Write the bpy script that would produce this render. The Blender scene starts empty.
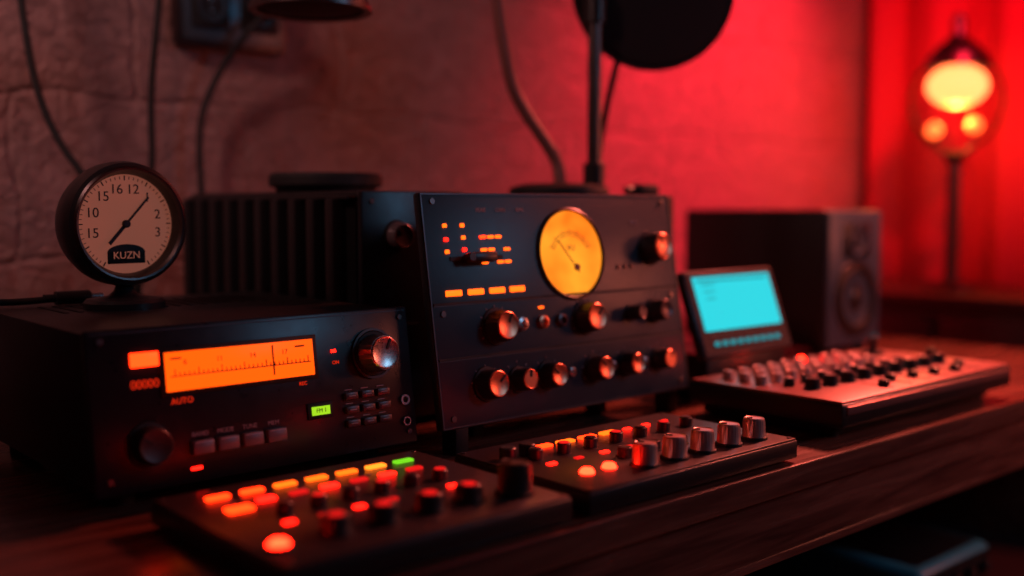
import bpy, bmesh, math, random
from mathutils import Matrix, Vector
random.seed(4)
S=bpy.context.scene
try: S.view_settings.view_transform='Standard'
except Exception as e: print(e)
DZ=0.75
# ---------------- materials ----------------
MATS={}
def mat(name,col=(.5,.5,.5),rough=.5,metal=0,emit=None,es=1.0,noise=0.0,bump=0.0,nscale=60,coat=0,spec=.5,sheen=0):
    if name in MATS: return MATS[name]
    m=bpy.data.materials.new(name); m.use_nodes=True
    nt=m.node_tree; b=nt.nodes['Principled BSDF']
    b.inputs['Base Color'].default_value=(*col,1)
    b.inputs['Roughness'].default_value=rough
    b.inputs['Metallic'].default_value=metal
    b.inputs['Specular IOR Level'].default_value=spec if not emit else .12
    b.inputs['Coat Weight'].default_value=coat
    b.inputs['Sheen Weight'].default_value=sheen
    if emit:
        b.inputs['Emission Color'].default_value=(*emit,1)
        b.inputs['Emission Strength'].default_value=es
    if noise or bump:
        tc=nt.nodes.new('ShaderNodeTexCoord'); n=nt.nodes.new('ShaderNodeTexNoise')
        n.inputs['Scale'].default_value=nscale; n.inputs['Detail'].default_value=5
        nt.links.new(tc.outputs['Object'],n.inputs['Vector'])
        if noise:
            r=nt.nodes.new('ShaderNodeMapRange')
            r.inputs['To Min'].default_value=max(0,rough-noise); r.inputs['To Max'].default_value=min(1,rough+noise)
            nt.links.new(n.outputs['Fac'],r.inputs['Value']); nt.links.new(r.outputs[0],b.inputs['Roughness'])
        if bump:
            bp=nt.nodes.new('ShaderNodeBump'); bp.inputs['Strength'].default_value=bump; bp.inputs['Distance'].default_value=.001
            nt.links.new(n.outputs['Fac'],bp.inputs['Height']); nt.links.new(bp.outputs[0],b.inputs['Normal'])
    MATS[name]=m; return m
def wood(name,c1,c2,rough,scale=(1.5,22,22)):
    m=mat(name,c1,rough); nt=m.node_tree; b=nt.nodes['Principled BSDF']
    tc=nt.nodes.new('ShaderNodeTexCoord'); mp=nt.nodes.new('ShaderNodeMapping'); mp.inputs['Scale'].default_value=scale
    n=nt.nodes.new('ShaderNodeTexNoise'); n.inputs['Scale'].default_value=3; n.inputs['Detail'].default_value=8; n.inputs['Distortion'].default_value=.6
    cr=nt.nodes.new('ShaderNodeValToRGB'); cr.color_ramp.elements[0].color=(*c1,1); cr.color_ramp.elements[1].color=(*c2,1)
    cr.color_ramp.elements[0].position=.3; cr.color_ramp.elements[1].position=.7
    rr=nt.nodes.new('ShaderNodeMapRange'); rr.inputs['To Min'].default_value=rough-.08; rr.inputs['To Max'].default_value=rough+.14
    bp=nt.nodes.new('ShaderNodeBump'); bp.inputs['Strength'].default_value=.25; bp.inputs['Distance'].default_value=.001
    L=nt.links.new
    L(tc.outputs['Object'],mp.inputs[0]); L(mp.outputs[0],n.inputs['Vector']); L(n.outputs['Fac'],cr.inputs[0]); L(cr.outputs[0],b.inputs['Base Color'])
    L(n.outputs['Fac'],rr.inputs['Value']); L(rr.outputs[0],b.inputs['Roughness']); L(n.outputs['Fac'],bp.inputs['Height']); L(bp.outputs[0],b.inputs['Normal'])
    return m
def plaster(name,col,swap=False):
    m=mat(name,col,.75); nt=m.node_tree; b=nt.nodes['Principled BSDF']; L=nt.links.new
    tc=nt.nodes.new('ShaderNodeTexCoord'); sx=nt.nodes.new('ShaderNodeSeparateXYZ'); cx=nt.nodes.new('ShaderNodeCombineXYZ')
    L(tc.outputs['Object'],sx.inputs[0]); L(sx.outputs['Y' if swap else 'X'],cx.inputs['X']); L(sx.outputs['Z'],cx.inputs['Y'])
    nz=nt.nodes.new('ShaderNodeTexNoise'); nz.inputs['Scale'].default_value=5; nz.inputs['Detail'].default_value=4
    L(cx.outputs[0],nz.inputs['Vector'])
    mx=nt.nodes.new('ShaderNodeMix'); mx.data_type='VECTOR'; mx.inputs['Factor'].default_value=.07
    L(cx.outputs[0],mx.inputs[4]); L(nz.outputs['Color'],mx.inputs[5])
    br=nt.nodes.new('ShaderNodeTexBrick'); br.inputs['Scale'].default_value=1; br.inputs['Brick Width'].default_value=.40; br.inputs['Row Height'].default_value=.27
    br.inputs['Mortar Size'].default_value=.008; br.inputs['Mortar Smooth'].default_value=1
    br.inputs['Color1'].default_value=(1,1,1,1); br.inputs['Color2'].default_value=(.8,.8,.8,1); br.inputs['Mortar'].default_value=(0,0,0,1)
    L(mx.outputs[1],br.inputs['Vector'])
    n2=nt.nodes.new('ShaderNodeTexNoise'); n2.inputs['Scale'].default_value=24; n2.inputs['Detail'].default_value=6; n2.inputs['Roughness'].default_value=.6; n2.inputs['Distortion'].default_value=1.4
    L(cx.outputs[0],n2.inputs['Vector'])
    inv=nt.nodes.new('ShaderNodeMath'); inv.operation='SUBTRACT'; inv.inputs[0].default_value=1; L(br.outputs['Fac'],inv.inputs[1])
    hf=nt.nodes.new('ShaderNodeMath'); hf.operation='MULTIPLY'; hf.inputs[1].default_value=.40; L(inv.outputs[0],hf.inputs[0])
    ad=nt.nodes.new('ShaderNodeMath'); ad.operation='MULTIPLY_ADD'; L(n2.outputs['Fac'],ad.inputs[0]); ad.inputs[1].default_value=1.4; L(hf.outputs[0],ad.inputs[2])
    bp=nt.nodes.new('ShaderNodeBump'); bp.inputs['Strength'].default_value=1; bp.inputs['Distance'].default_value=.017
    L(ad.outputs[0],bp.inputs['Height']); L(bp.outputs[0],b.inputs['Normal'])
    mc=nt.nodes.new('ShaderNodeMix'); mc.data_type='RGBA'; mc.inputs[6].default_value=(*[c*1.15 for c in col],1); mc.inputs[7].default_value=(*[c*.65 for c in col],1)
    L(n2.outputs['Fac'],mc.inputs[0]); L(mc.outputs[2],b.inputs['Base Color'])
    return m
def glass(name,a=.15):
    m=bpy.data.materials.new(name); m.use_nodes=True; nt=m.node_tree; nt.nodes.clear()
    o=nt.nodes.new('ShaderNodeOutputMaterial'); mx=nt.nodes.new('ShaderNodeMixShader'); t=nt.nodes.new('ShaderNodeBsdfTransparent'); g=nt.nodes.new('ShaderNodeBsdfGlossy')
    fr=nt.nodes.new('ShaderNodeFresnel'); fr.inputs[0].default_value=1.1
    g.inputs['Roughness'].default_value=.08; g.inputs['Color'].default_value=(1,.8,.6,1)
    nt.links.new(fr.outputs[0],mx.inputs[0]); nt.links.new(t.outputs[0],mx.inputs[1]); nt.links.new(g.outputs[0],mx.inputs[2]); nt.links.new(mx.outputs[0],o.inputs[0])
    MATS[name]=m; return m
CASE=mat('black_case',(.015,.014,.016),.40,noise=.1,bump=.15,nscale=300)
PANEL=mat('navy_panel',(.022,.050,.070),.36,noise=.08,bump=.1,nscale=200)
PANEL2=mat('black_gloss_panel',(.014,.014,.019),.3,noise=.08)
RUB=mat('rubber',(.010,.010,.011),.7,noise=.1)
KN=mat('knob_black',(.022,.02,.022),.35,noise=.1)
KCAP=mat('knob_cap_copper',(.85,.30,.17),.33,1,noise=.1,nscale=200)
KSIL=mat('knob_cap_silver',(.75,.62,.57),.28,1,noise=.1,nscale=200)
KWHT=mat('knob_cap_aluminium',(.68,.48,.44),.36,.8,noise=.1,nscale=200)
KKEY=mat('key_cap_pale',(.66,.45,.41),.38,.5,noise=.1,nscale=200)
KDIM=mat('knob_cap_dark',(.12,.08,.08),.35,.6,noise=.1)
BTN=mat('button_grey',(.22,.17,.18),.35,.3,noise=.1)
STEEL=mat('steel',(.5,.45,.45),.35,1,noise=.1)
DSTEEL=mat('dark_steel',(.12,.1,.1),.35,1,noise=.1)
LINE=mat('seam',(.004,.004,.005),.6,noise=.1)
EDGE=mat('edge_trim',(.07,.09,.11),.35,.4,noise=.1)
LBL=mat('label_print',(.45,.42,.46),.6,noise=.05)
LBLR=mat('label_red',(.3,.02,.01),.6,emit=(1,.03,.005),es=.7,noise=.05)
DISP=mat('tuner_display',(.05,.01,0),.3,emit=(1,.075,.002),es=1.9,noise=.05)
INK=mat('display_ink',(.06,.008,0),.5,noise=.05)
LRO=mat('led_red_orange',(.1,.01,0),.3,emit=(1,.020,.002),es=8,noise=.05)
LR=mat('led_red',(.1,.005,0),.3,emit=(1,.007,.003),es=7,noise=.05)
LRH=mat('led_red_hot',(.1,.005,0),.3,emit=(1,.007,.002),es=45,noise=.05)
LO=mat('led_orange',(.1,.02,0),.3,emit=(1,.09,.004),es=3.4,noise=.05)
LA=mat('led_amber',(.1,.04,0),.3,emit=(1,.16,.01),es=3.4,noise=.05)
LG=mat('led_green',(.02,.1,0),.3,emit=(.25,1,.02),es=.8,noise=.05)
LDR=mat('led_dim_red',(.2,.008,.008),.35,emit=(1,.012,.01),es=.8,noise=.05)
LCD=mat('lcd_green',(.08,.1,0),.3,emit=(.45,.9,.02),es=.85,noise=.05)
CY=mat('screen_cyan',(0,.03,.04),.5,emit=(.004,.60,.68),es=1.15,noise=.05)
CYD=mat('screen_cyan_marks',(0,.03,.04),.5,emit=(.004,.36,.42),es=.8,noise=.05)
BULB=mat('bulb_warm',(1,.6,.2),.3,emit=(1,.16,.045),es=5,noise=.05)
BULB2=mat('bulb_small',(1,.5,.2),.3,emit=(1,.12,.02),es=2.8,noise=.05)
RIM=mat('speaker_rim',(.06,.10,.14),.38,noise=.1)
CONE=mat('speaker_cone',(.07,.10,.135),.45,noise=.1)
FOAM=mat('foam',(.014,.010,.012),.9,bump=.6,nscale=500)
BROWN=mat('shadow_arc_meter_brown',(.24,.08,.07),.5,.2,noise=.1)  # shade tone of the wall shadow tube, also the meter print and hub
CURT=mat('curtain_velvet',(.6,.03,.06),.85,bump=.4,nscale=200)
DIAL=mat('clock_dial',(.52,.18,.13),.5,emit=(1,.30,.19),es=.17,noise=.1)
CINK=mat('clock_ink',(.02,.01,.01),.5,noise=.1)
MIXTOP=mat('mixer_top',(.035,.026,.028),.36,noise=.1,bump=.2,nscale=250)
MIXRED=mat('console_bronze',(.34,.16,.14),.36,.5,noise=.1,bump=.1,nscale=200)
TEAL=mat('teal_case',(.08,.40,.50),.4,noise=.1)
def meter_mat():
    m=mat('vu_meter_face',(.15,.06,.0),.4,spec=.1); nt=m.node_tree; b=nt.nodes['Principled BSDF']; L=nt.links.new
    n=nt.nodes.new('ShaderNodeTexNoise'); n.inputs['Scale'].default_value=14; tc=nt.nodes.new('ShaderNodeTexCoord'); L(tc.outputs['Object'],n.inputs['Vector'])
    cr=nt.nodes.new('ShaderNodeValToRGB'); cr.color_ramp.elements[0].color=(1,.15,.005,1); cr.color_ramp.elements[1].color=(1,.34,.02,1)
    cr.color_ramp.elements[0].position=.35; cr.color_ramp.elements[1].position=.65
    L(n.outputs['Fac'],cr.inputs[0]); L(cr.outputs[0],b.inputs['Emission Color']); b.inputs['Emission Strength'].default_value=1.2
    return m
METER=meter_mat()
GL=glass('lamp_glass')
WOOD=wood('walnut_desk',(.08,.027,.020),(.24,.09,.06),.22)
WOOD2=wood('dark_sideboard',(.05,.012,.012),(.10,.02,.02),.45,(20,1.5,20))

# ---------------- builder ----------------
def axmat(axis):
    if axis=='-Y': return Matrix.Rotation(math.pi/2,4,'X')
    if axis=='X': return Matrix.Rotation(math.pi/2,4,'Y')
    if axis=='-X': return Matrix.Rotation(-math.pi/2,4,'Y')
    if axis=='Y': return Matrix.Rotation(-math.pi/2,4,'X')
    if axis=='-Z': return Matrix.Rotation(math.pi,4,'X')
    return Matrix()
class Dev:
    def __init__(s,name,loc=(0,0,0),rz=0):
        s.root=bpy.data.objects.new(name,None); S.collection.objects.link(s.root); s.root.empty_display_size=.05
        s.root.location=loc; s.root.rotation_euler=(0,0,rz); s.parts={}; s.M=Matrix(); s.n=0
    def tmp(s,part,m,b,M=Matrix()):
        bmesh.ops.transform(b,matrix=s.M@M,verts=b.verts)
        me=bpy.data.meshes.new('t'); b.to_mesh(me); b.free()
        if part not in s.parts: s.parts[part]=(bmesh.new(),m)
        s.parts[part][0].from_mesh(me); bpy.data.meshes.remove(me)
    def box(s,part,m,c,d,bev=0,R=None,seg=2):
        b=bmesh.new(); bmesh.ops.create_cube(b,size=1); bmesh.ops.scale(b,vec=d,verts=b.verts)
        if bev: bmesh.ops.bevel(b,geom=b.edges[:],offset=bev,segments=seg,profile=.5,affect='EDGES')
        s.tmp(part,m,b,Matrix.Translation(c)@(R or Matrix()))
    def lathe(s,part,m,prof,c,axis='Z',seg=36,knurl=0,R=None):
        b=bmesh.new(); rings=[]
        for (r,z,*k) in prof:
            if r<1e-6: rings.append([b.verts.new((0,0,z))]); continue
            kk=k[0] if k else 0
            rings.append([b.verts.new(((r-(kk if i%2 else 0))*math.cos(2*math.pi*i/seg),(r-(kk if i%2 else 0))*math.sin(2*math.pi*i/seg),z)) for i in range(seg)])
        for a,bb in zip(rings[:-1],rings[1:]):
            for i in range(seg):
                j=(i+1)%seg
                try:
                    if len(a)==1 and len(bb)>1: b.faces.new((a[0],bb[j],bb[i]))
                    elif len(bb)==1 and len(a)>1: b.faces.new((a[i],a[j],bb[0]))
                    elif len(a)>1: b.faces.new((a[i],a[j],bb[j],bb[i]))
                except ValueError: pass
        bmesh.ops.recalc_face_normals(b,faces=b.faces)
        s.tmp(part,m,b,Matrix.Translation(c)@(R or axmat(axis)))
    def cyl(s,part,m,c,r,h,axis='Z',r2=None,seg=32,bev=None,R=None):
        r2=r if r2 is None else r2; e=min(r2,h)*.15 if bev is None else bev
        s.lathe(part,m,[(0,0),(r,0),(r2,h-e),(r2-e,h),(0,h)],c,axis,seg,R=R)
    def ball(s,part,m,c,d,seg=24):
        b=bmesh.new(); bmesh.ops.create_uvsphere(b,u_segments=seg,v_segments=seg//2,radius=1); bmesh.ops.scale(b,vec=d,verts=b.verts)
        s.tmp(part,m,b,Matrix.Translation(c))
    def knob(s,c,r,h,axis='-Y',side=KN,cap=KCAP,ang=.6,skirt=True):
        c=Vector(c); A=axmat(axis)
        if skirt: s.lathe('knob_skirts',LINE,[(0,0),(r*1.18,0),(r*1.15,h*.12),(r*.9,h*.14)],c,axis,36)
        s.lathe('knob_bodies_'+side.name,side,[(r*1.0,h*.1),(r,h*.15,r*.06),(r*.95,h*.85,r*.06),(r*.88,h*.97),(r*.5,h*.97)],c,axis,48)
        s.lathe('knob_caps_'+cap.name,cap,[(r*.86,h*.94),(r*.86,h*.99),(r*.80,h*1.03),(r*.72,h*1.0),(0,h*1.0)],c,axis,32)
        T=Matrix.Translation(c)@A@Matrix.Rotation(ang,4,'Z')
        b=bmesh.new(); bmesh.ops.create_cube(b,size=1); bmesh.ops.scale(b,vec=(r*.12,r*.6,h*.06),verts=b.verts); bmesh.ops.translate(b,vec=(0,r*.5,h*1.02),verts=b.verts)
        s.tmp('knob_pointers',LINE,b,T)
    def text(s,t,m,c,size,facing='-Y',al='CENTER',ext=.0002):
        cu=bpy.data.curves.new('lettering','FONT'); cu.body=t; cu.size=size; cu.align_x=al; cu.align_y='CENTER'; cu.extrude=ext
        o=bpy.data.objects.new('lettering',cu); S.collection.objects.link(o); cu.materials.append(m)
        o.parent=s.root; R=axmat('-Y') if facing=='-Y' else Matrix()
        o.matrix_local=s.M@Matrix.Translation(c)@R
    def tube(s,part,m,pts,r):
        o=mkcurve(part,m,[(s.M@Vector(p)) for p in pts],r); o.parent=s.root
    def done(s):
        for p,(b,m) in s.parts.items():
            me=bpy.data.meshes.new(p); b.to_mesh(me); b.free()
            o=bpy.data.objects.new(p,me); S.collection.objects.link(o); me.materials.append(m); o.parent=s.root
            for f in me.polygons: f.use_smooth=True
            me.set_sharp_from_angle(angle=math.radians(32))
        return s.root
def mkcurve(name,m,pts,r):
    cu=bpy.data.curves.new(name,'CURVE'); cu.dimensions='3D'; cu.bevel_depth=r; cu.bevel_resolution=4; cu.use_fill_caps=True
    sp=cu.splines.new('NURBS'); sp.points.add(len(pts)-1)
    for p,q in zip(sp.points,pts): p.co=(*q,1)
    sp.use_endpoint_u=True; sp.order_u=3; sp.resolution_u=10
    o=bpy.data.objects.new(name,cu); S.collection.objects.link(o); cu.materials.append(m); return o
def simple_box(name,m,c,d):
    me=bpy.data.meshes.new(name); b=bmesh.new(); bmesh.ops.create_cube(b,size=1); bmesh.ops.scale(b,vec=d,verts=b.verts); b.to_mesh(me); b.free()
    o=bpy.data.objects.new(name,me); S.collection.objects.link(o); o.location=c; me.materials.append(m); return o

# ---------------- room ----------------
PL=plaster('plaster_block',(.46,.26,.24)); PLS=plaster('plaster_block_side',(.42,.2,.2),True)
FL=wood('floor_wood',(.05,.03,.02),(.1,.06,.04),.5,(1,10,10)); CE=mat('ceiling_paint',(.2,.15,.15),.9,bump=.2)
X0,X1,Y0,Y1=-1.3,3.35,-1.8,1.9
simple_box('wall_back',PL,((X0+X1)/2,Y1+.05,1.3),(X1-X0+.2,.1,2.6))
simple_box('wall_front',PL,((X0+X1)/2,Y0-.05,1.3),(X1-X0+.2,.1,2.6))
simple_box('wall_left',PLS,(X0-.05,(Y0+Y1)/2,1.3),(.1,Y1-Y0,2.6))
simple_box('wall_right',PLS,(X1+.05,(Y0+Y1)/2,1.3),(.1,Y1-Y0,2.6))
simple_box('floor',FL,((X0+X1)/2,(Y0+Y1)/2,-.05),(X1-X0+.2,Y1-Y0+.2,.1))
simple_box('ceiling',CE,((X0+X1)/2,(Y0+Y1)/2,2.65),(X1-X0+.2,Y1-Y0+.2,.1))
simple_box('baseboard_back',WOOD2,((X0+X1)/2,Y1-.008,.05),(X1-X0,.016,.1))

# ---------------- desk ----------------
d=Dev('wooden_desk',(0,0,0))
dx0,dx1,dy0,dy1=-.4,2.4,.72,1.86; cx=(dx0+dx1)/2; cy=(dy0+dy1)/2
d.box('desktop',WOOD,(cx,cy,DZ-.0175),(dx1-dx0,dy1-dy0,.035),.004)
d.box('apron',WOOD,(cx,dy0+.03,DZ-.035-.045),(dx1-dx0-.03,.03,.09),.003)
d.box('apron_trim',WOOD,(cx,dy0+.018,DZ-.035-.083),(dx1-dx0-.03,.012,.012),.004)
for x in (dx0+.04,dx1-.04): d.box('side_panels',WOOD,(x,cy,(DZ-.035)/2),(.04,dy1-dy0-.06,DZ-.035),.003)
d.box('shelf',WOOD2,(cx,cy+.02,.325),(dx1-dx0-.12,dy1-dy0-.1,.03),.003)
d.box('back_panel',WOOD2,(cx,dy1-.02,(DZ-.035)/2),(dx1-dx0-.12,.02,DZ-.04),.002)
d.done()

# ---------------- receiver ----------------
W=.397; TH=math.radians(8)
d=Dev('tuner_receiver',(.38,1.065,DZ))
b=bmesh.new(); z0,z1=.024,.188; y1=.415; rk=.164*math.tan(TH)
vs=[b.verts.new(v) for v in [(0,.004,z0),(W,.004,z0),(W,rk+.004,z1),(0,rk+.004,z1),(0,y1,z0),(W,y1,z0),(W,y1,z1),(0,y1,z1)]]
for f in [(0,1,2,3),(4,7,6,5),(0,4,5,1),(3,2,6,7),(0,3,7,4),(1,5,6,2)]: b.faces.new([vs[i] for i in f])
bmesh.ops.bevel(b,geom=b.edges[:],offset=.004,segments=2,profile=.5,affect='EDGES'); d.tmp('chassis',CASE,b)
for i in range(16): d.box('top_vents',LINE,(.06+i*.018,.30,z1+.0003),(.006,.10,.0012))
for x in (.04,W-.04):
    for y in (.05,y1-.05): d.cyl('feet',RUB,(x,y,0),.018,z0+.003)
d.M=Matrix.Translation((0,0,z0))@Matrix.Rotation(-TH,4,'X')
HP=.166
d.box('faceplate',PANEL2,(W/2,-.003,HP/2),(W+.006,.010,HP+.006),.003)
d.box('faceplate_rim',EDGE,(W/2,-.0075,HP-.002),(W-.004,.002,.0012))
d.box('display_bezel',LINE,(.168,-.0085,.118),(.192,.004,.052),.0015)
d.box('display',DISP,(.168,-.011,.118),(.18,.002,.042),.0006)
d.box('display_marks',INK,(.168,-.0125,.113),(.17,.001,.0012))
for i in range(31): d.box('display_marks',INK,(.088+i*.0054,-.0125,.115+(.0015 if i%5==0 else 0)),(.0008,.001,.004+(.004 if i%5==0 else 0)))
d.box('display_needle',INK,(.205,-.0125,.119),(.0016,.001,.034))
for x in (.09,.24): d.box('display_marks',INK,(x,-.0125,.132),(.012,.001,.002))
for i in range(4): d.text(str(8+3*i),INK,(.1+.04*i,-.0125,.127),.008)
d.box('power_led',LRO,(.057,-.0095,.134),(.030,.004,.015),.001)
d.text('00000',LBLR,(.056,-.0088,.108),.0125)
d.text('AUTO',LBLR,(.095,-.0088,.086),.009); d.text('REC',LBLR,(.243,-.0088,.088),.006)
d.box('red_marker',LR,(.287,-.0088,.122),(.006,.002,.004)); d.text('ON',LBLR,(.289,-.0088,.108),.006)
d.knob((.343,-.008,.114),.0235,.028,cap=KSIL,side=STEEL,ang=-.5)
d.lathe('knob_ring',DSTEEL,[(.028,0),(.031,0),(.031,.003),(.028,.003),(.028,0)],(.343,-.008,.114),'-Y',48)
d.knob((.055,-.008,.044),.021,.02,cap=KN,side=KN,ang=1)
for i in range(4):
    x=.112+i*.0295
    d.box('push_buttons',BTN,(x,-.012,.034),(.024,.010,.015),.0015); d.box('button_tops',LBL,(x,-.0175,.040),(.020,.001,.0012))
    d.text(['BAND','MODE','TUNE','MEM'][i],LBL,(x,-.0088,.048),.007)
d.box('lcd_bezel',LINE,(.262,-.009,.054),(.034,.003,.019),.001); d.box('lcd',LCD,(.262,-.011,.054),(.024,.002,.010)); d.text('FM 1',INK,(.262,-.0125,.054),.007)
for r in range(3):
    for c in range(3):
        d.box('keypad_buttons',KDIM,(.305+c*.023,-.0105,.066-r*.0165),(.018,.006,.009),.0012)
        d.box('keypad_marks',LBL,(.305+c*.023,-.0139,.066-r*.0165),(.009,.001,.0012))
        d.box('keypad_marks',LBL,(.303+c*.023,-.0085,.0735-r*.0165),(.010,.001,.001))
d.lathe('jack',STEEL,[(.004,0),(.0065,0),(.0065,.003),(.004,.003),(.004,-.001),(0,-.001)],(.384,-.008,.052),'-Y')
d.lathe('jack',STEEL,[(.004,0),(.0055,0),(.0055,.003),(.004,.003),(.004,-.001),(0,-.001)],(.384,-.008,.025),'-Y')
d.box('red_reflection',LR,(.105,-.0088,.012),(.012,.002,.003))  # red reflection low on the faceplate, put in as a glowing strip
for x in (.012,W-.010):
    for z in (.012,HP-.010): d.cyl('screws',DSTEEL,(x,-.008,z),.0035,.002,'-Y')
d.done()

# ---------------- clock ----------------
d=Dev('desk_clock',(.522,1.342,DZ+.188),math.radians(4))
d.lathe('base',KN,[(0,0),(.05,0),(.05,.008),(.046,.012),(.02,.016),(.013,.022),(.010,.03),(0,.03)],(0,0,0))
d.cyl('neck',KN,(0,0,.02),.008,.03)
zc=.108; R=.079
d.lathe('housing',KN,[(0,-.045),(R*.7,-.042),(R*.93,-.03),(R*1.0,-.01),(R*1.01,.010),(R*.98,.022),(R*.88,.028),(R*.80,.016),(R*.80,.008)],(0,0,zc),'-Y',64)
d.lathe('rim',DSTEEL,[(R*.84,.024),(R*.87,.0285),(R*.90,.029),(R*.93,.026)],(0,0,zc),'-Y',64)
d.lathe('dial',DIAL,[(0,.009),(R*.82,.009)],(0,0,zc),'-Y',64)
yd=-.0098
for i in range(60):
    a=math.radians(i*6)
    if 150<i*6<210: continue
    L=.006 if i%5==0 else .0035
    d.box('ticks',CINK,(math.sin(a)*R*.74,yd,zc+math.cos(a)*R*.74),(.0014 if i%5==0 else .0008,.0006,L),R=Matrix.Rotation(a,4,'Y'))
for ang,t in ((-105,'15'),(-72,'10'),(-40,'15'),(-14,'16'),(14,'12'),(42,'1'),(75,'2'),(105,'3')):
    a=math.radians(ang); d.text(t,CINK,(math.sin(a)*R*.57,yd,zc+math.cos(a)*R*.57),.0175,ext=.0003)
for ang,l,w in ((42,.046,.0028),(222,.034,.0045),):
    a=math.radians(ang); d.box('hands',CINK,(math.sin(a)*l/2,yd-.002,zc+math.cos(a)*l/2),(w,.001,l),R=Matrix.Rotation(a,4,'Y'))
d.cyl('hub',CINK,(0,yd,zc),.005,.005,'-Y')
d.box('plaque',CINK,(0,yd,zc-R*.54),(.050,.0012,.016),.0005)
d.lathe('plaque_top',CINK,[(0,0),(.025,0),(.025,.001),(0,.001)],(0,yd+.0004,zc-R*.46),'-Y',R=axmat('-Y')@Matrix.Scale(.42,4,(0,1,0)))
d.text('KUZN',DIAL,(0,yd-.001,zc-R*.51),.013)
d.done()

# ---------------- power amplifier with side fins ----------------
d=Dev('power_amplifier',(.812,1.23,DZ))
aw,ah,ad=.178,.34,.54
d.box('chassis',CASE,(aw/2,ad/2+.006,.012+(ah-.012)/2),(aw,ad-.006,ah-.012),.004)
d.box('faceplate',PANEL2,(aw/2-.002,-.002,.012+(ah-.012)/2),(aw+.006,.012,ah-.012),.003)
for x in (.02,aw-.02):
    for y in (.03,ad-.03): d.cyl('feet',RUB,(x,y,0),.014,.014)
for i in range(10): d.box('heatsink_fins',CASE,(-.012,.045+i*.052,.02+(ah-.03)/2),(.026,.022,ah-.032),.003)
d.box('heatsink_back',LINE,(-.001,ad/2,.02+(ah-.03)/2),(.003,ad-.02,ah-.04))
d.box('heatsink_rail',CASE,(-.008,ad/2,ah-.010),(.016,ad-.02,.006),.002)
d.knob((.054,-.008,.277),.019,.02,side=BTN,cap=KDIM,ang=.8)
d.box('faceplate_slot',LINE,(.05,-.0085,.15),(.08,.002,.004)); d.cyl('screws',DSTEEL,(.012,-.008,.325),.004,.002,'-Y')
d.done()
d=Dev('turntable_puck',(.90,1.463,DZ+.34))
d.lathe('body',RUB,[(0,0),(.078,0),(.080,.007),(.088,.009),(.09,.012),(.09,.024),(.086,.030),(.05,.031),(.046,.027),(0,.027)],(0,0,0),'Z',64); d.done()

# ---------------- central processor ----------------
d=Dev('rack_compressor',(.799,1.035,DZ))
TC=math.radians(9); CW,CH=.489,.306
d.M=Matrix.Translation((0,0,.034))@Matrix.Rotation(-TC,4,'X')
d.box('faceplate',PANEL,(CW/2,.004,CH/2),(CW,.014,CH),.004)
d.box('chassis',CASE,(CW/2,.055,CH/2),(CW-.17,.09,CH-.03),.003)
d.box('edge_trim',EDGE,(CW/2,-.0035,CH-.0025),(CW-.004,.001,.0018)); d.box('edge_trim',EDGE,(CW/2,-.0035,.003),(CW-.004,.001,.0018))
for x in (.003,CW-.003): d.box('edge_trim',EDGE,(x,-.0035,CH/2),(.0018,.001,CH-.008))
for z in (.090,.161): d.box('seams',LINE,(CW/2,-.0036,z),(CW-.012,.002,.003)); d.box('seam_highlights',EDGE,(CW/2,-.0037,z-.0025),(CW-.012,.001,.0012))
for x in (.02,CW-.02):
    for z in (.014,.298-.004,.148,): d.cyl('screws',DSTEEL,(x,-.003,z),.0042,.002,'-Y')
# meter
mx,mz,mr=.260,.219,.0615
d.lathe('meter_bezel',KN,[(mr,-.002),(mr+.005,-.002),(mr+.005,.003),(mr+.002,.005),(mr,.003),(mr,-.001)],(mx,-.003,mz),'-Y',64)
d.lathe('meter_face',METER,[(0,.001),(mr,.001)],(mx,-.003,mz),'-Y',64)
for i in range(25):
    a=math.radians(-60+i*5)
    L=.008 if i%4==0 else .004
    d.box('meter_scale',BROWN,(mx+math.sin(a)*.043,-.0045,mz-.012+math.cos(a)*.043),(.001,.0006,L),R=Matrix.Rotation(a,4,'Y'))
for i in range(24):
    a=math.radians(-57.5+i*5); d.box('meter_scale',BROWN,(mx+math.sin(a)*.038,-.0045,mz-.012+math.cos(a)*.038),(.0035,.0006,.0008),R=Matrix.Rotation(a,4,'Y'))
a=math.radians(-38); d.box('meter_needle',INK,(mx+.006+math.sin(a)*.02,-.006,mz-.022+math.cos(a)*.022),(.0014,.0008,.058),R=Matrix.Rotation(a,4,'Y'))
d.cyl('meter_hub',BROWN,(mx+.008,-.004,mz-.02),.005,.003,'-Y')
d.text('VU',BROWN,(mx,-.0045,mz+.008),.012)
# LEDs
for x,z,mm in ((.036,.262,LO),(.065,.262,LO),(.036,.244,LR),(.065,.246,LO),(.036,.228,LO),(.065,.230,LR)): d.box('led_'+mm.name,mm,(x,-.0045,z),(.006,.003,.005),.001)
for r,z in enumerate((.246,.229,.212)):
    for c in range(4):
        if (r+c)%4==3: continue
        d.box('led_small_'+(LO if (r+c)%3 else LRO).name,(LO if (r+c)%3 else LRO),(.098+c*.0135,-.0045,z),(.010,.003,.004),.001)
for i,x in enumerate((.040,.077,.114,.150)): d.box('led_bars',LO,(x,-.0045,.174),(.026,.003,.0075),.001)
d.box('slider_slot',LINE,(.085,-.004,.2185),(.09,.002,.005)); d.box('slider_cap',KN,(.086,-.013,.2185),(.042,.018,.013),.003)
d.cyl('slider_stem',KN,(.062,-.014,.2185),.006,.010,'-Y')
for i,t in enumerate(('PEAK','GAIN','RMS')): d.text(t,LBL,(.1+i*.035,-.0036,.282),.0075)
d.text('OUT',LBL,(.40,-.0036,.262),.008)
for x in (.355,.37,.385): d.cyl('small_lamps',KDIM,(x,-.003,.196),.003,.003,'-Y')
d.knob((.432,-.003,.222),.0225,.028,side=KN,cap=KCAP,ang=.4)
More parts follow.
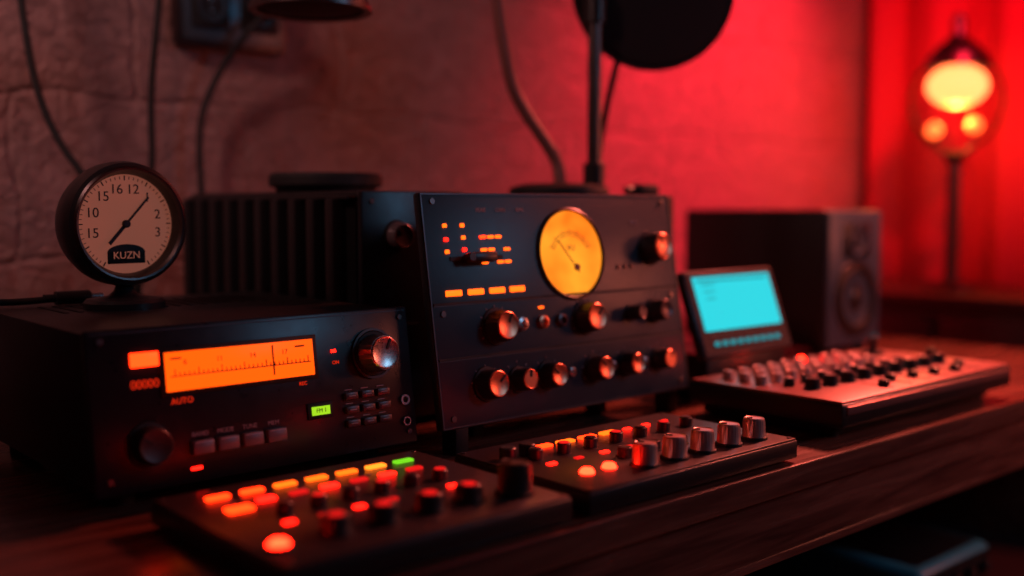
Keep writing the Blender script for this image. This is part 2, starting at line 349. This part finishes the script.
for x,r,c in ((.106,.0215,KCAP),(.275,.0215,KCAP),(.372,.011,KDIM),(.425,.0165,KDIM)): d.knob((x,-.003,.126),r,.026,cap=c,ang=random.uniform(-1,1))
for x,c in ((.151,KSIL),(.190,KCAP),(.226,KDIM)): d.lathe('jacks_'+c.name,c,[(.004,0),(.009,0),(.009,.006),(.005,.007),(.004,.002),(0,.002)],(x,-.003,.126),'-Y')
d.box('small_led_text',LO,(.190,-.0045,.146),(.008,.002,.003))
for x,r,c in ((.080,.020,KCAP),(.136,.0155,KCAP),(.190,.0175,KCAP),(.283,.018,KCAP),(.350,.0165,KCAP),(.423,.0155,KCAP)): d.knob((x,-.003,.052),r,.026,cap=c,ang=random.uniform(-1,1))
for x in (.236,.322,.390): d.lathe('jacks_'+KSIL.name,KSIL,[(.003,0),(.0065,0),(.0065,.005),(.004,.006),(.003,.002),(0,.002)],(x,-.003,.052),'-Y')
for x in (.08,.136,.19,.283,.35,.423): 
    for k in range(7):
        a=math.radians(-120+40*k); d.box('dial_ticks',LBL,(x+math.sin(a)*.0245,-.0036,.052+math.cos(a)*.0245),(.0009,.001,.003),R=Matrix.Rotation(a,4,'Y'))
for x in (.106,.275,.425):
    for k in range(9):
        a=math.radians(-120+30*k); d.box('dial_ticks',LBL,(x+math.sin(a)*.0275,-.0036,.126+math.cos(a)*.0275),(.0009,.001,.003),R=Matrix.Rotation(a,4,'Y'))
d.M=Matrix()
for x in (.035,CW-.035):
    d.box('feet',RUB,(x,.015,.019),(.022,.03,.038),.003)
for x in (.12,CW-.12): d.box('rear_feet',RUB,(x,.085,.027),(.02,.03,.054),.003)
d.done()

# hidden case behind, carries the microphone stand
d=Dev('equipment_case',(1.10,1.20,DZ))
d.box('body',CASE,(.175,.16,.173),(.35,.32,.326),.006)
for x in (.03,.32):
    for y in (.03,.29): d.cyl('feet',RUB,(x,y,0),.014,.014)
for z in (.1,.2): d.box('seams',LINE,(.175,-.0005,z),(.34,.003,.003))
for y in (.1,.22): d.box('latches',DSTEEL,(.352,y,.25),(.008,.03,.04),.002)
d.done()
TZ=DZ+.336
d=Dev('microphone_stand',(1.262,1.300,TZ))
d.lathe('base',RUB,[(0,0),(.083,0),(.086,.004),(.084,.014),(.06,.020),(.02,.022),(0,.022)],(0,0,0),'Z',64)
d.cyl('pole',DSTEEL,(.080,-.006,.008),.012,.36); d.cyl('collar',KN,(.080,-.006,.008),.019,.05)
d.cyl('clamp',KN,(.080,-.006,.30),.019,.05); d.tube('boom',KN,[(.080,-.006,.34),(.10,0,.40),(.15,-.02,.41),(.186,-.02,.40)],.007)
Rf=Matrix.Rotation(math.radians(-36),4,'Z')@axmat('-Y')
d.lathe('pop_filter',FOAM,[(0,-.018),(.10,-.016),(.135,-.008),(.142,0),(.135,.008),(.10,.016),(0,.018)],(.190,-.044,.370),seg=64,R=Rf)
d.lathe('pop_filter_hoop',KN,[(.140,-.006),(.147,-.006),(.147,.006),(.140,.006),(.140,-.006)],(.190,-.044,.370),seg=64,R=Rf)
d.tube('signal_cable',RUB,[(.145,-.01,.27),(.13,0,.20),(.112,.01,.10),(.108,.012,.05),(.104,.02,.012),(.09,.02,.008)],.006)
d.tube('shadow_arc',BROWN,[(.02,.02,.015),(.035,.03,.05),(.01,.05,.10),(-.02,.07,.15),(-.05,.08,.21),(-.065,.09,.36)],.011)  # soft shadow of the stand on the wall, shaped as a brown tube
d.done()
d=Dev('cable_adapter',(1.415,1.245,TZ)); d.box('body',RUB,(0,0,.010),(.05,.04,.02),.006); d.cyl('plug',KN,(-.024,0,.010),.007,.02,'-X'); d.done()

# ---------------- small mixers ----------------
def mixer_body(d,w,dp,h,top=MIXTOP):
    d.box('body',CASE,(w/2,dp/2,.005+(h-.007)/2),(w,dp,h-.007),.003)
    d.box('top_plate',top,(w/2,dp/2,h-.0015),(w-.004,dp-.004,.003),.001)
    for x in (.02,w-.02):
        for y in (.02,dp-.02): d.cyl('feet',RUB,(x,y,0),.009,.008)
    for x in (.008,w-.008):
        for y in (.008,dp-.008): d.cyl('screws',DSTEEL,(x,y,h),.003,.0012)
h=.03
d=Dev('pad_controller',(.407,.73,DZ)); mixer_body(d,.323,.267,h)
ms=[LRO,LRO,LO,LO,LO,LA,LG]
for i in range(7): d.box('pad_'+ms[i].name,ms[i],(.052+i*.0375,.226,h+.001),(.024,.009,.004),.001)
d.box('pad_'+LRO.name,LRO,(.050,.176,h+.001),(.026,.015,.004),.001)
for i in range(1,7):
    q=LR if i%2 else LDR; d.box('pad_'+q.name,q,(.050+i*.036,.190,h+.001),(.019,.009,.004),.001)
for i in range(6):
    q=LDR if i%2 else KDIM
    d.cyl('trim_caps',KN,(.078+i*.037,.140,h),.0085,.011); d.cyl('trim_tops_'+q.name,q,(.078+i*.037,.140,h+.011),.006,.001)
for i in range(6):
    q=LR if i in(0,2,5) else LDR
    d.box('pad_small_'+q.name,q,(.065+i*.038,.108,h+.0008),(.012,.007,.003),.001)
for i in range(4):
    q=LR if i==1 else LDR
    d.box('pad_small_'+q.name,q,(.108+i*.050,.088,h+.0008),(.010,.006,.003),.001)
for i,x in enumerate((.082,.133,.186,.234)): d.knob((x,.056,h),.0145,.017,'Z',cap=KDIM,ang=.5*i)
for i,x in enumerate((.082,.133,.186,.234)): d.cyl('knob_lit_dots',LDR,(x,.056,h+.017),.0075,.0008)
d.knob((.285,.045,h),.0175,.032,'Z',cap=KN)
d.lathe('hot_button',LRH,[(0,.007),(.007,.006),(.0095,.003),(.0105,0)],(.024,.054,h),'Z'); d.lathe('hot_button_ring',KN,[(.0105,0),(.014,0),(.013,.003),(.0105,.003)],(.024,.054,h),'Z')
for i in range(6): d.text('•—',LBL,(.055+i*.04,.206,h+.0002),.008,'Z')
d.done()
d=Dev('knob_controller',(.752,.728,DZ)); mixer_body(d,.372,.222,h)
for i in range(4): d.box('led_bars_'+(LO if i%2 else LRO).name,LO if i%2 else LRO,(.100+i*.038,.176,h+.001),(.026,.010,.004),.001)
for i in range(7):
    d.cyl('trim_caps',KN,(.055+i*.045,.140,h),.0085,.012)
    q=LDR if i%2 else KDIM; d.cyl('trim_tops_'+q.name,q,(.055+i*.045,.140,h+.012),.006,.001)
for i in range(7):
    q=LR if i in (0,2,5) else LDR; d.box('pad_small_'+q.name,q,(.050+i*.043,.108,h+.0008),(.012,.007,.003),.001)
for i in range(3): d.box('pad_small_'+LR.name,LR,(.25+i*.036,.176,h+.0008),(.012,.007,.003),.001)
for x in (.053,.088): d.lathe('hot_button',LRH,[(0,.006),(.006,.005),(.0078,.0025),(.0085,0)],(x,.056,h),'Z')
for i in range(5): d.knob((.125+i*.051,.036,h),.0145,.026,'Z',side=KWHT,cap=KWHT,ang=.3*i)
for i in range(5): d.knob((.14+i*.05,.080,h),.009,.011,'Z',cap=KDIM)
for i in range(2): d.cyl('encoder_stubs',KN,(.03+i*.03,.16,h),.010,.014)
d.done()
# big console
h=.056
d=Dev('mixing_console',(1.25,.742,DZ)); w,dp=.52,.262
d.box('base',RUB,(w/2+.005,dp/2+.012,.012),(w-.05,dp-.035,.018),.003)
for x in (.04,w-.04):
    for y in (.04,dp-.03): d.cyl('feet',RUB,(x,y,0),.009,.006)
d.box('body',CASE,(w/2,dp/2,.037),(w,dp,.034),.005)
d.box('top_plate',MIXRED,(w/2,dp/2,h-.001),(w-.006,dp-.006,.004),.0015)
d.box('front_lip',MIXRED,(w/2,.0,.044),(w-.02,.004,.012),.0015)
for i in range(9):
    for y,r in ((.218,.0085),(.188,.009),(.158,.0095)): d.knob((.040+i*.038,y,h),r,.014,'Z',side=KKEY,cap=KKEY,ang=i,skirt=False)
for i in range(8): d.knob((.060+i*.045,.124,h),.0085,.013,'Z',side=KN,cap=KDIM if i%2 else KKEY,ang=i,skirt=False)
for i in range(9): d.knob((.065+i*.047,.088,h),.0115,.016,'Z',cap=KDIM,ang=i*.7)
for i in range(6):
    d.box('fader_slots',LINE,(.16+i*.055,.040,h+.001),(.003,.05,.0015)); d.box('fader_caps',KN,(.16+i*.055,.030+.02*((i*3)%4)/3,h+.006),(.010,.015,.010),.002)
d.cyl('joystick_base',KN,(.455,.215,h),.02,.006); d.cyl('joystick',KN,(.455,.215,h),.008,.03)
d.cyl('joystick_base',KN,(.50,.13,h),.010,.016)
d.ball('clip_led',LRH,(.27,.240,h+.006),(.006,.006,.006)); 
d.done()
# display
d=Dev('touchscreen_display',(1.345,1.045,DZ))
d.box('stand',CASE,(.12,.055,.038),(.22,.10,.076),.006); d.box('stand_seam',LINE,(.12,.0045,.04),(.2,.002,.002))
TT=math.radians(20); d.M=Matrix.Translation((0,0,.074))@Matrix.Rotation(-TT,4,'X')
d.box('bezel',KN,(.12,.008,.072),(.248,.018,.15),.006); d.box('bezel_edge',EDGE,(.12,-.0015,.072),(.240,.001,.142),.0003); d.box('bezel_front',RUB,(.12,-.002,.072),(.236,.0012,.138))
d.box('screen',CY,(.12,-.003,.088),(.212,.001,.092))
for i,z in enumerate((.120,.108,.096)):
    d.box('screen_graphics',CYD,(.05,-.0037,z),(.035-.006*i,.0004,.0025))
d.box('screen_graphics',CYD,(.12,-.0037,.127),(.195,.0004,.004))
for i in range(9): d.box('soft_keys',CYD,(.035+i*.021,-.0032,.020),(.013,.002,.008),.0008)
d.box('key_row_lines',EDGE,(.12,-.003,.034),(.2,.001,.001))
d.done()

# ---------------- speaker ----------------
d=Dev('studio_monitor_speaker',(1.954,1.208,DZ)); w,dp=.217,.376
d.box('cabinet',CASE,(w/2,dp/2+.004,.162),(w,dp,.296),.008,seg=3)
d.box('baffle',RIM,(w/2,.0,.162),(w-.006,.012,.290),.005)
for x in (.03,w-.03):
    for y in (.03,dp-.03): d.cyl('feet',RUB,(x,y,0),.014,.016)
d.box('waveguide',KN,(w/2,-.007,.245),(.105,.004,.075),.0015)
d.lathe('tweeter',CONE,[(.034,.002),(.030,.003),(.014,-.004),(.012,-.003),(.009,.001),(0,.004)],(w/2,-.010,.245),'-Y',48)
d.lathe('woofer_frame',KN,[(.080,0),(.084,0),(.082,.004),(.070,.006),(.068,.001)],(w/2,-.006,.118),'-Y',64)
d.lathe('woofer_surround',RUB,[(.069,.002),(.066,.008),(.060,.008),(.055,.001)],(w/2,-.006,.118),'-Y',64)
d.lathe('woofer_cone',CONE,[(.056,.002),(.028,-.0)],(w/2,-.006,.118),'-Y',64)
d.lathe('woofer_dust_cap',KN,[(.028,.0005),(.024,.004),(.015,.008),(0,.010)],(w/2,-.006,.118),'-Y',64)
d.ball('power_led',CYD,(w-.02,-.007,.028),(.002,.002,.002),12)
d.done()

# ---------------- wall outlet and cables ----------------
d=Dev('wall_outlet',(.950,1.9,1.44))
d.box('back_box',DSTEEL,(0,-.018,0),(.225,.036,.15),.008); d.box('cover_plate',EDGE,(0,-.038,0),(.205,.006,.13),.003)
for x in (-.05,.05):
    d.box('socket',RUB,(x,-.043,0),(.075,.008,.085),.006)
    d.lathe('socket_rim',KN,[(.022,0),(.03,0),(.03,.004),(.022,.003),(.021,-.001),(0,-.001)],(x,-.047,0),'-Y')
    for zz in (-.01,.01): d.cyl('socket_pins',DSTEEL,(x,-.046,zz),.003,.002,'-Y')
d.box('plug',RUB,(.045,-.062,-.005),(.035,.05,.03),.008)
d.done()
mkcurve('power_cable',RUB,[(.995,1.82,1.432),(.975,1.80,1.42),(.93,1.83,1.36),(.90,1.85,1.30),(.872,1.86,1.226),(.872,1.857,1.10),(.88,1.85,.95),(.90,1.84,.80),(.95,1.835,.757)],.0065)
mkcurve('audio_cable',RUB,[(.53,1.80,1.60),(.544,1.791,1.394),(.558,1.778,1.253),(.585,1.754,1.166),(.614,1.729,1.118),(.65,1.70,1.03),(.67,1.66,.90),(.68,1.60,.80),(.70,1.58,.757)],.006)
mkcurve('audio_cable.001',RUB,[(.765,1.735,1.62),(.752,1.739,1.413),(.736,1.754,1.264),(.738,1.752,1.13),(.72,1.76,1.02),(.71,1.77,.90),(.71,1.76,.80),(.70,1.74,.757)],.006)
d=Dev('jack_plug_cable',(0,0,0)); zt=DZ+.188
d.tube('cable',RUB,[(-.1,1.30,DZ+.004),(.15,1.36,DZ+.004),(.30,1.41,DZ+.004),(.345,1.42,DZ+.10),(.37,1.425,zt+.012),(.41,1.43,zt+.006),(.47,1.43,zt+.009)],.0045)
d.cyl('plug_body',KN,(.465,1.43,zt+.0095),.009,.045,'X'); d.cyl('plug_strain_relief',RUB,(.45,1.43,zt+.0095),.0055,.02,'X'); d.cyl('plug_tip',STEEL,(.505,1.43,zt+.0095),.004,.022,'X')
d.done()
# pendant lamp over the amp (unlit)
d=Dev('pendant_lamp',(.845,1.41,1.362))
d.lathe('shade',KN,[(.088,0),(.09,.003),(.086,.02),(.06,.05),(.03,.065),(.012,.085),(0,.086)],(0,0,0),'Z',64)
d.lathe('shade_rim',DSTEEL,[(.080,.001),(.092,-.001),(.092,.006),(.080,.006),(.080,.001)],(0,0,0),'Z',64)
d.lathe('diffuser',RUB,[(0,-.002),(.05,0),(.080,.004)],(0,0,0),'Z',64)
d.cyl('cord',RUB,(0,0,.08),.004,2.6-1.362-.08); d.done()

# ---------------- sideboard, lamp, curtain ----------------
d=Dev('sideboard',(2.70,.55,0))
d.box('top',WOOD2,(.24,.6,.815),(.48,1.2,.03),.004); d.box('carcass',WOOD2,(.245,.6,.45),(.45,1.16,.70),.004)
for i in range(3):
    for j in range(2): d.box('drawers',WOOD2,(.016,.22+i*.38,.29+j*.33),(.02,.36,.31),.004); d.cyl('drawer_pulls',DSTEEL,(.006,.22+i*.38,.29+j*.33),.012,.02,'-X')
for x in (.05,.43):
    for y in (.05,1.15): d.box('legs',WOOD2,(x,y,.05),(.04,.04,.1),.003)
d.done()
d=Dev('table_lamp',(2.925,1.405,.83))
d.lathe('base',DSTEEL,[(0,0),(.075,0),(.075,.01),(.05,.02),(.02,.03),(.014,.05),(0,.05)],(0,0,0),'Z',48)
d.cyl('stem',DSTEEL,(0,0,.03),.018,.36); d.lathe('holder',DSTEEL,[(0,.36),(.02,.36),(.03,.375),(.034,.385),(.03,.390),(0,.390)],(0,0,0))
d.lathe('glass_globe',GL,[(.034,.385),(.08,.42),(.112,.46),(.128,.52),(.124,.57),(.105,.615),(.09,.63)],(0,0,0),'Z',48)
d.lathe('cap',DSTEEL,[(.092,.622),(.090,.640),(.075,.665),(.050,.690),(.028,.705),(.020,.72),(.018,.765),(.008,.775),(0,.777)],(.0,0,0),'Z',48)
d.ball('bulb',BULB,(.0,0,.575),(.082,.082,.060)); d.cyl('bulb_socket',DSTEEL,(0,0,.625),.03,.05)
d.ball('small_bulb',BULB2,(-.048,.04,.45),(.022,.022,.022)); d.ball('small_bulb',BULB2,(.036,-.036,.465),(.022,.022,.022))
for x,y in ((-.048,.04),(.036,-.036)): d.tube('bulb_arms',DSTEEL,[(0,0,.385),(x*.6,y*.6,.39),(x,y,.41),(x,y,.435)],.004)
d.done()
b=bmesh.new(); n=160; rows=[]
for k in range(2):
    rows.append([])
z_=[.06,2.45]
for k in range(2):
    for i in range(n+1):
        y=.2+i/n*1.66; x=3.27+.028*math.sin(y*26+.8*math.sin(y*7))+.006*math.sin(y*61)
        rows[k].append(b.verts.new((x,y,z_[k])))
for i in range(n): b.faces.new((rows[0][i],rows[0][i+1],rows[1][i+1],rows[1][i]))
me=bpy.data.meshes.new('curtain'); b.to_mesh(me); b.free(); 
for f in me.polygons: f.use_smooth=True
o=bpy.data.objects.new('curtain',me); S.collection.objects.link(o); me.materials.append(CURT)
mm=o.modifiers.new('s','SOLIDIFY'); mm.thickness=.003
d=Dev('curtain_rod',(3.27,0,2.47)); d.cyl('rod',DSTEEL,(0,.15,0),.012,1.75,'Y'); d.box('bracket',DSTEEL,(.04,.3,0),(.08,.02,.02)); d.box('bracket',DSTEEL,(.04,1.7,0),(.08,.02,.02)); d.done()
# gear on desk shelf
d=Dev('shelf_amplifier',(1.74,.86,.34)); d.box('chassis',TEAL,(.14,.15,.046),(.28,.28,.072),.02,seg=4)
for x in (.04,.24):
    for y in (.05,.25): d.cyl('feet',RUB,(x,y,0),.014,.014)
d.box('top_inset',CASE,(.14,.15,.0822),(.235,.235,.002),.0008)
d.box('faceplate',CASE,(.14,.010,.046),(.24,.006,.05),.003)
for i in range(4): d.knob((.05+i*.06,.008,.046),.012,.014,cap=KDIM)
d.done()
d=Dev('patch_box',(1.15,.86,.34)); d.box('chassis',CASE,(.17,.15,.05),(.34,.3,.09),.008); d.box('faceplate',PANEL,(.17,-.002,.05),(.33,.006,.08),.002)
for i in range(8): d.cyl('jacks',DSTEEL,(.03+i*.04,-.005,.05),.008,.006,'-Y')
d.box('base',RUB,(.17,.15,.004),(.3,.26,.008)); d.done()

# ---------------- lights ----------------
def aim(o,t): o.rotation_euler=(Vector(t)-o.location).to_track_quat('-Z','Y').to_euler()
def area(name,loc,tgt,size,power,col,spread=None):
    l=bpy.data.lights.new(name,'AREA'); l.size=size; l.energy=power; l.color=col
    if spread: l.spread=math.radians(spread)
    o=bpy.data.objects.new(name,l); S.collection.objects.link(o); o.location=loc; aim(o,tgt); return o
def spot(name,loc,tgt,power,col,ang,blend=.8,r=.05):
    l=bpy.data.lights.new(name,'SPOT'); l.energy=power; l.color=col; l.spot_size=math.radians(ang); l.spot_blend=blend; l.shadow_soft_size=r
    o=bpy.data.objects.new(name,l); S.collection.objects.link(o); o.location=loc; aim(o,tgt); return o
spot('red_wall_spot',(2.55,.95,2.15),(2.45,1.9,1.35),200,(1,.018,.055),75,1,.08)
spot('red_curtain_spot',(2.0,.6,2.2),(3.3,1.5,1.5),140,(1,.010,.035),55,1,.08)
spot('soft_key',(-.35,1.2,2.1),(.80,1.9,1.42),36,(1,.47,.43),75,1,.12)
area('cool_fill',(2.1,-.9,1.9),(1.0,1.1,.9),.5,3.8,(.25,.6,1))
area('warm_side',(2.75,.0,1.25),(1.5,.75,.75),.4,5.5,(1,.20,.12))
area('red_rim',(2.5,1.05,2.0),(1.55,.85,.76),.3,11,(1,.16,.11),80)
l=bpy.data.lights.new('lamp_glow','POINT'); l.energy=1.6; l.color=(1,.30,.08); l.shadow_soft_size=.01
o=bpy.data.objects.new('lamp_glow',l); S.collection.objects.link(o); o.location=(2.925,1.405,.83+.49)
w=bpy.data.worlds.new('w'); S.world=w; w.use_nodes=True; w.node_tree.nodes['Background'].inputs[0].default_value=(.02,.006,.01,1); w.node_tree.nodes['Background'].inputs[1].default_value=.1

# ---------------- camera ----------------
c=bpy.data.cameras.new('camera'); c.lens=36.9; c.sensor_width=36; c.clip_start=.01
o=bpy.data.objects.new('camera',c); S.collection.objects.link(o); o.location=(0,0,DZ+.32)
o.rotation_euler=(math.radians(90-4.52),0,math.radians(-41.6))
c.dof.use_dof=True; c.dof.focus_distance=1.28; c.dof.aperture_fstop=1.2
S.camera=o
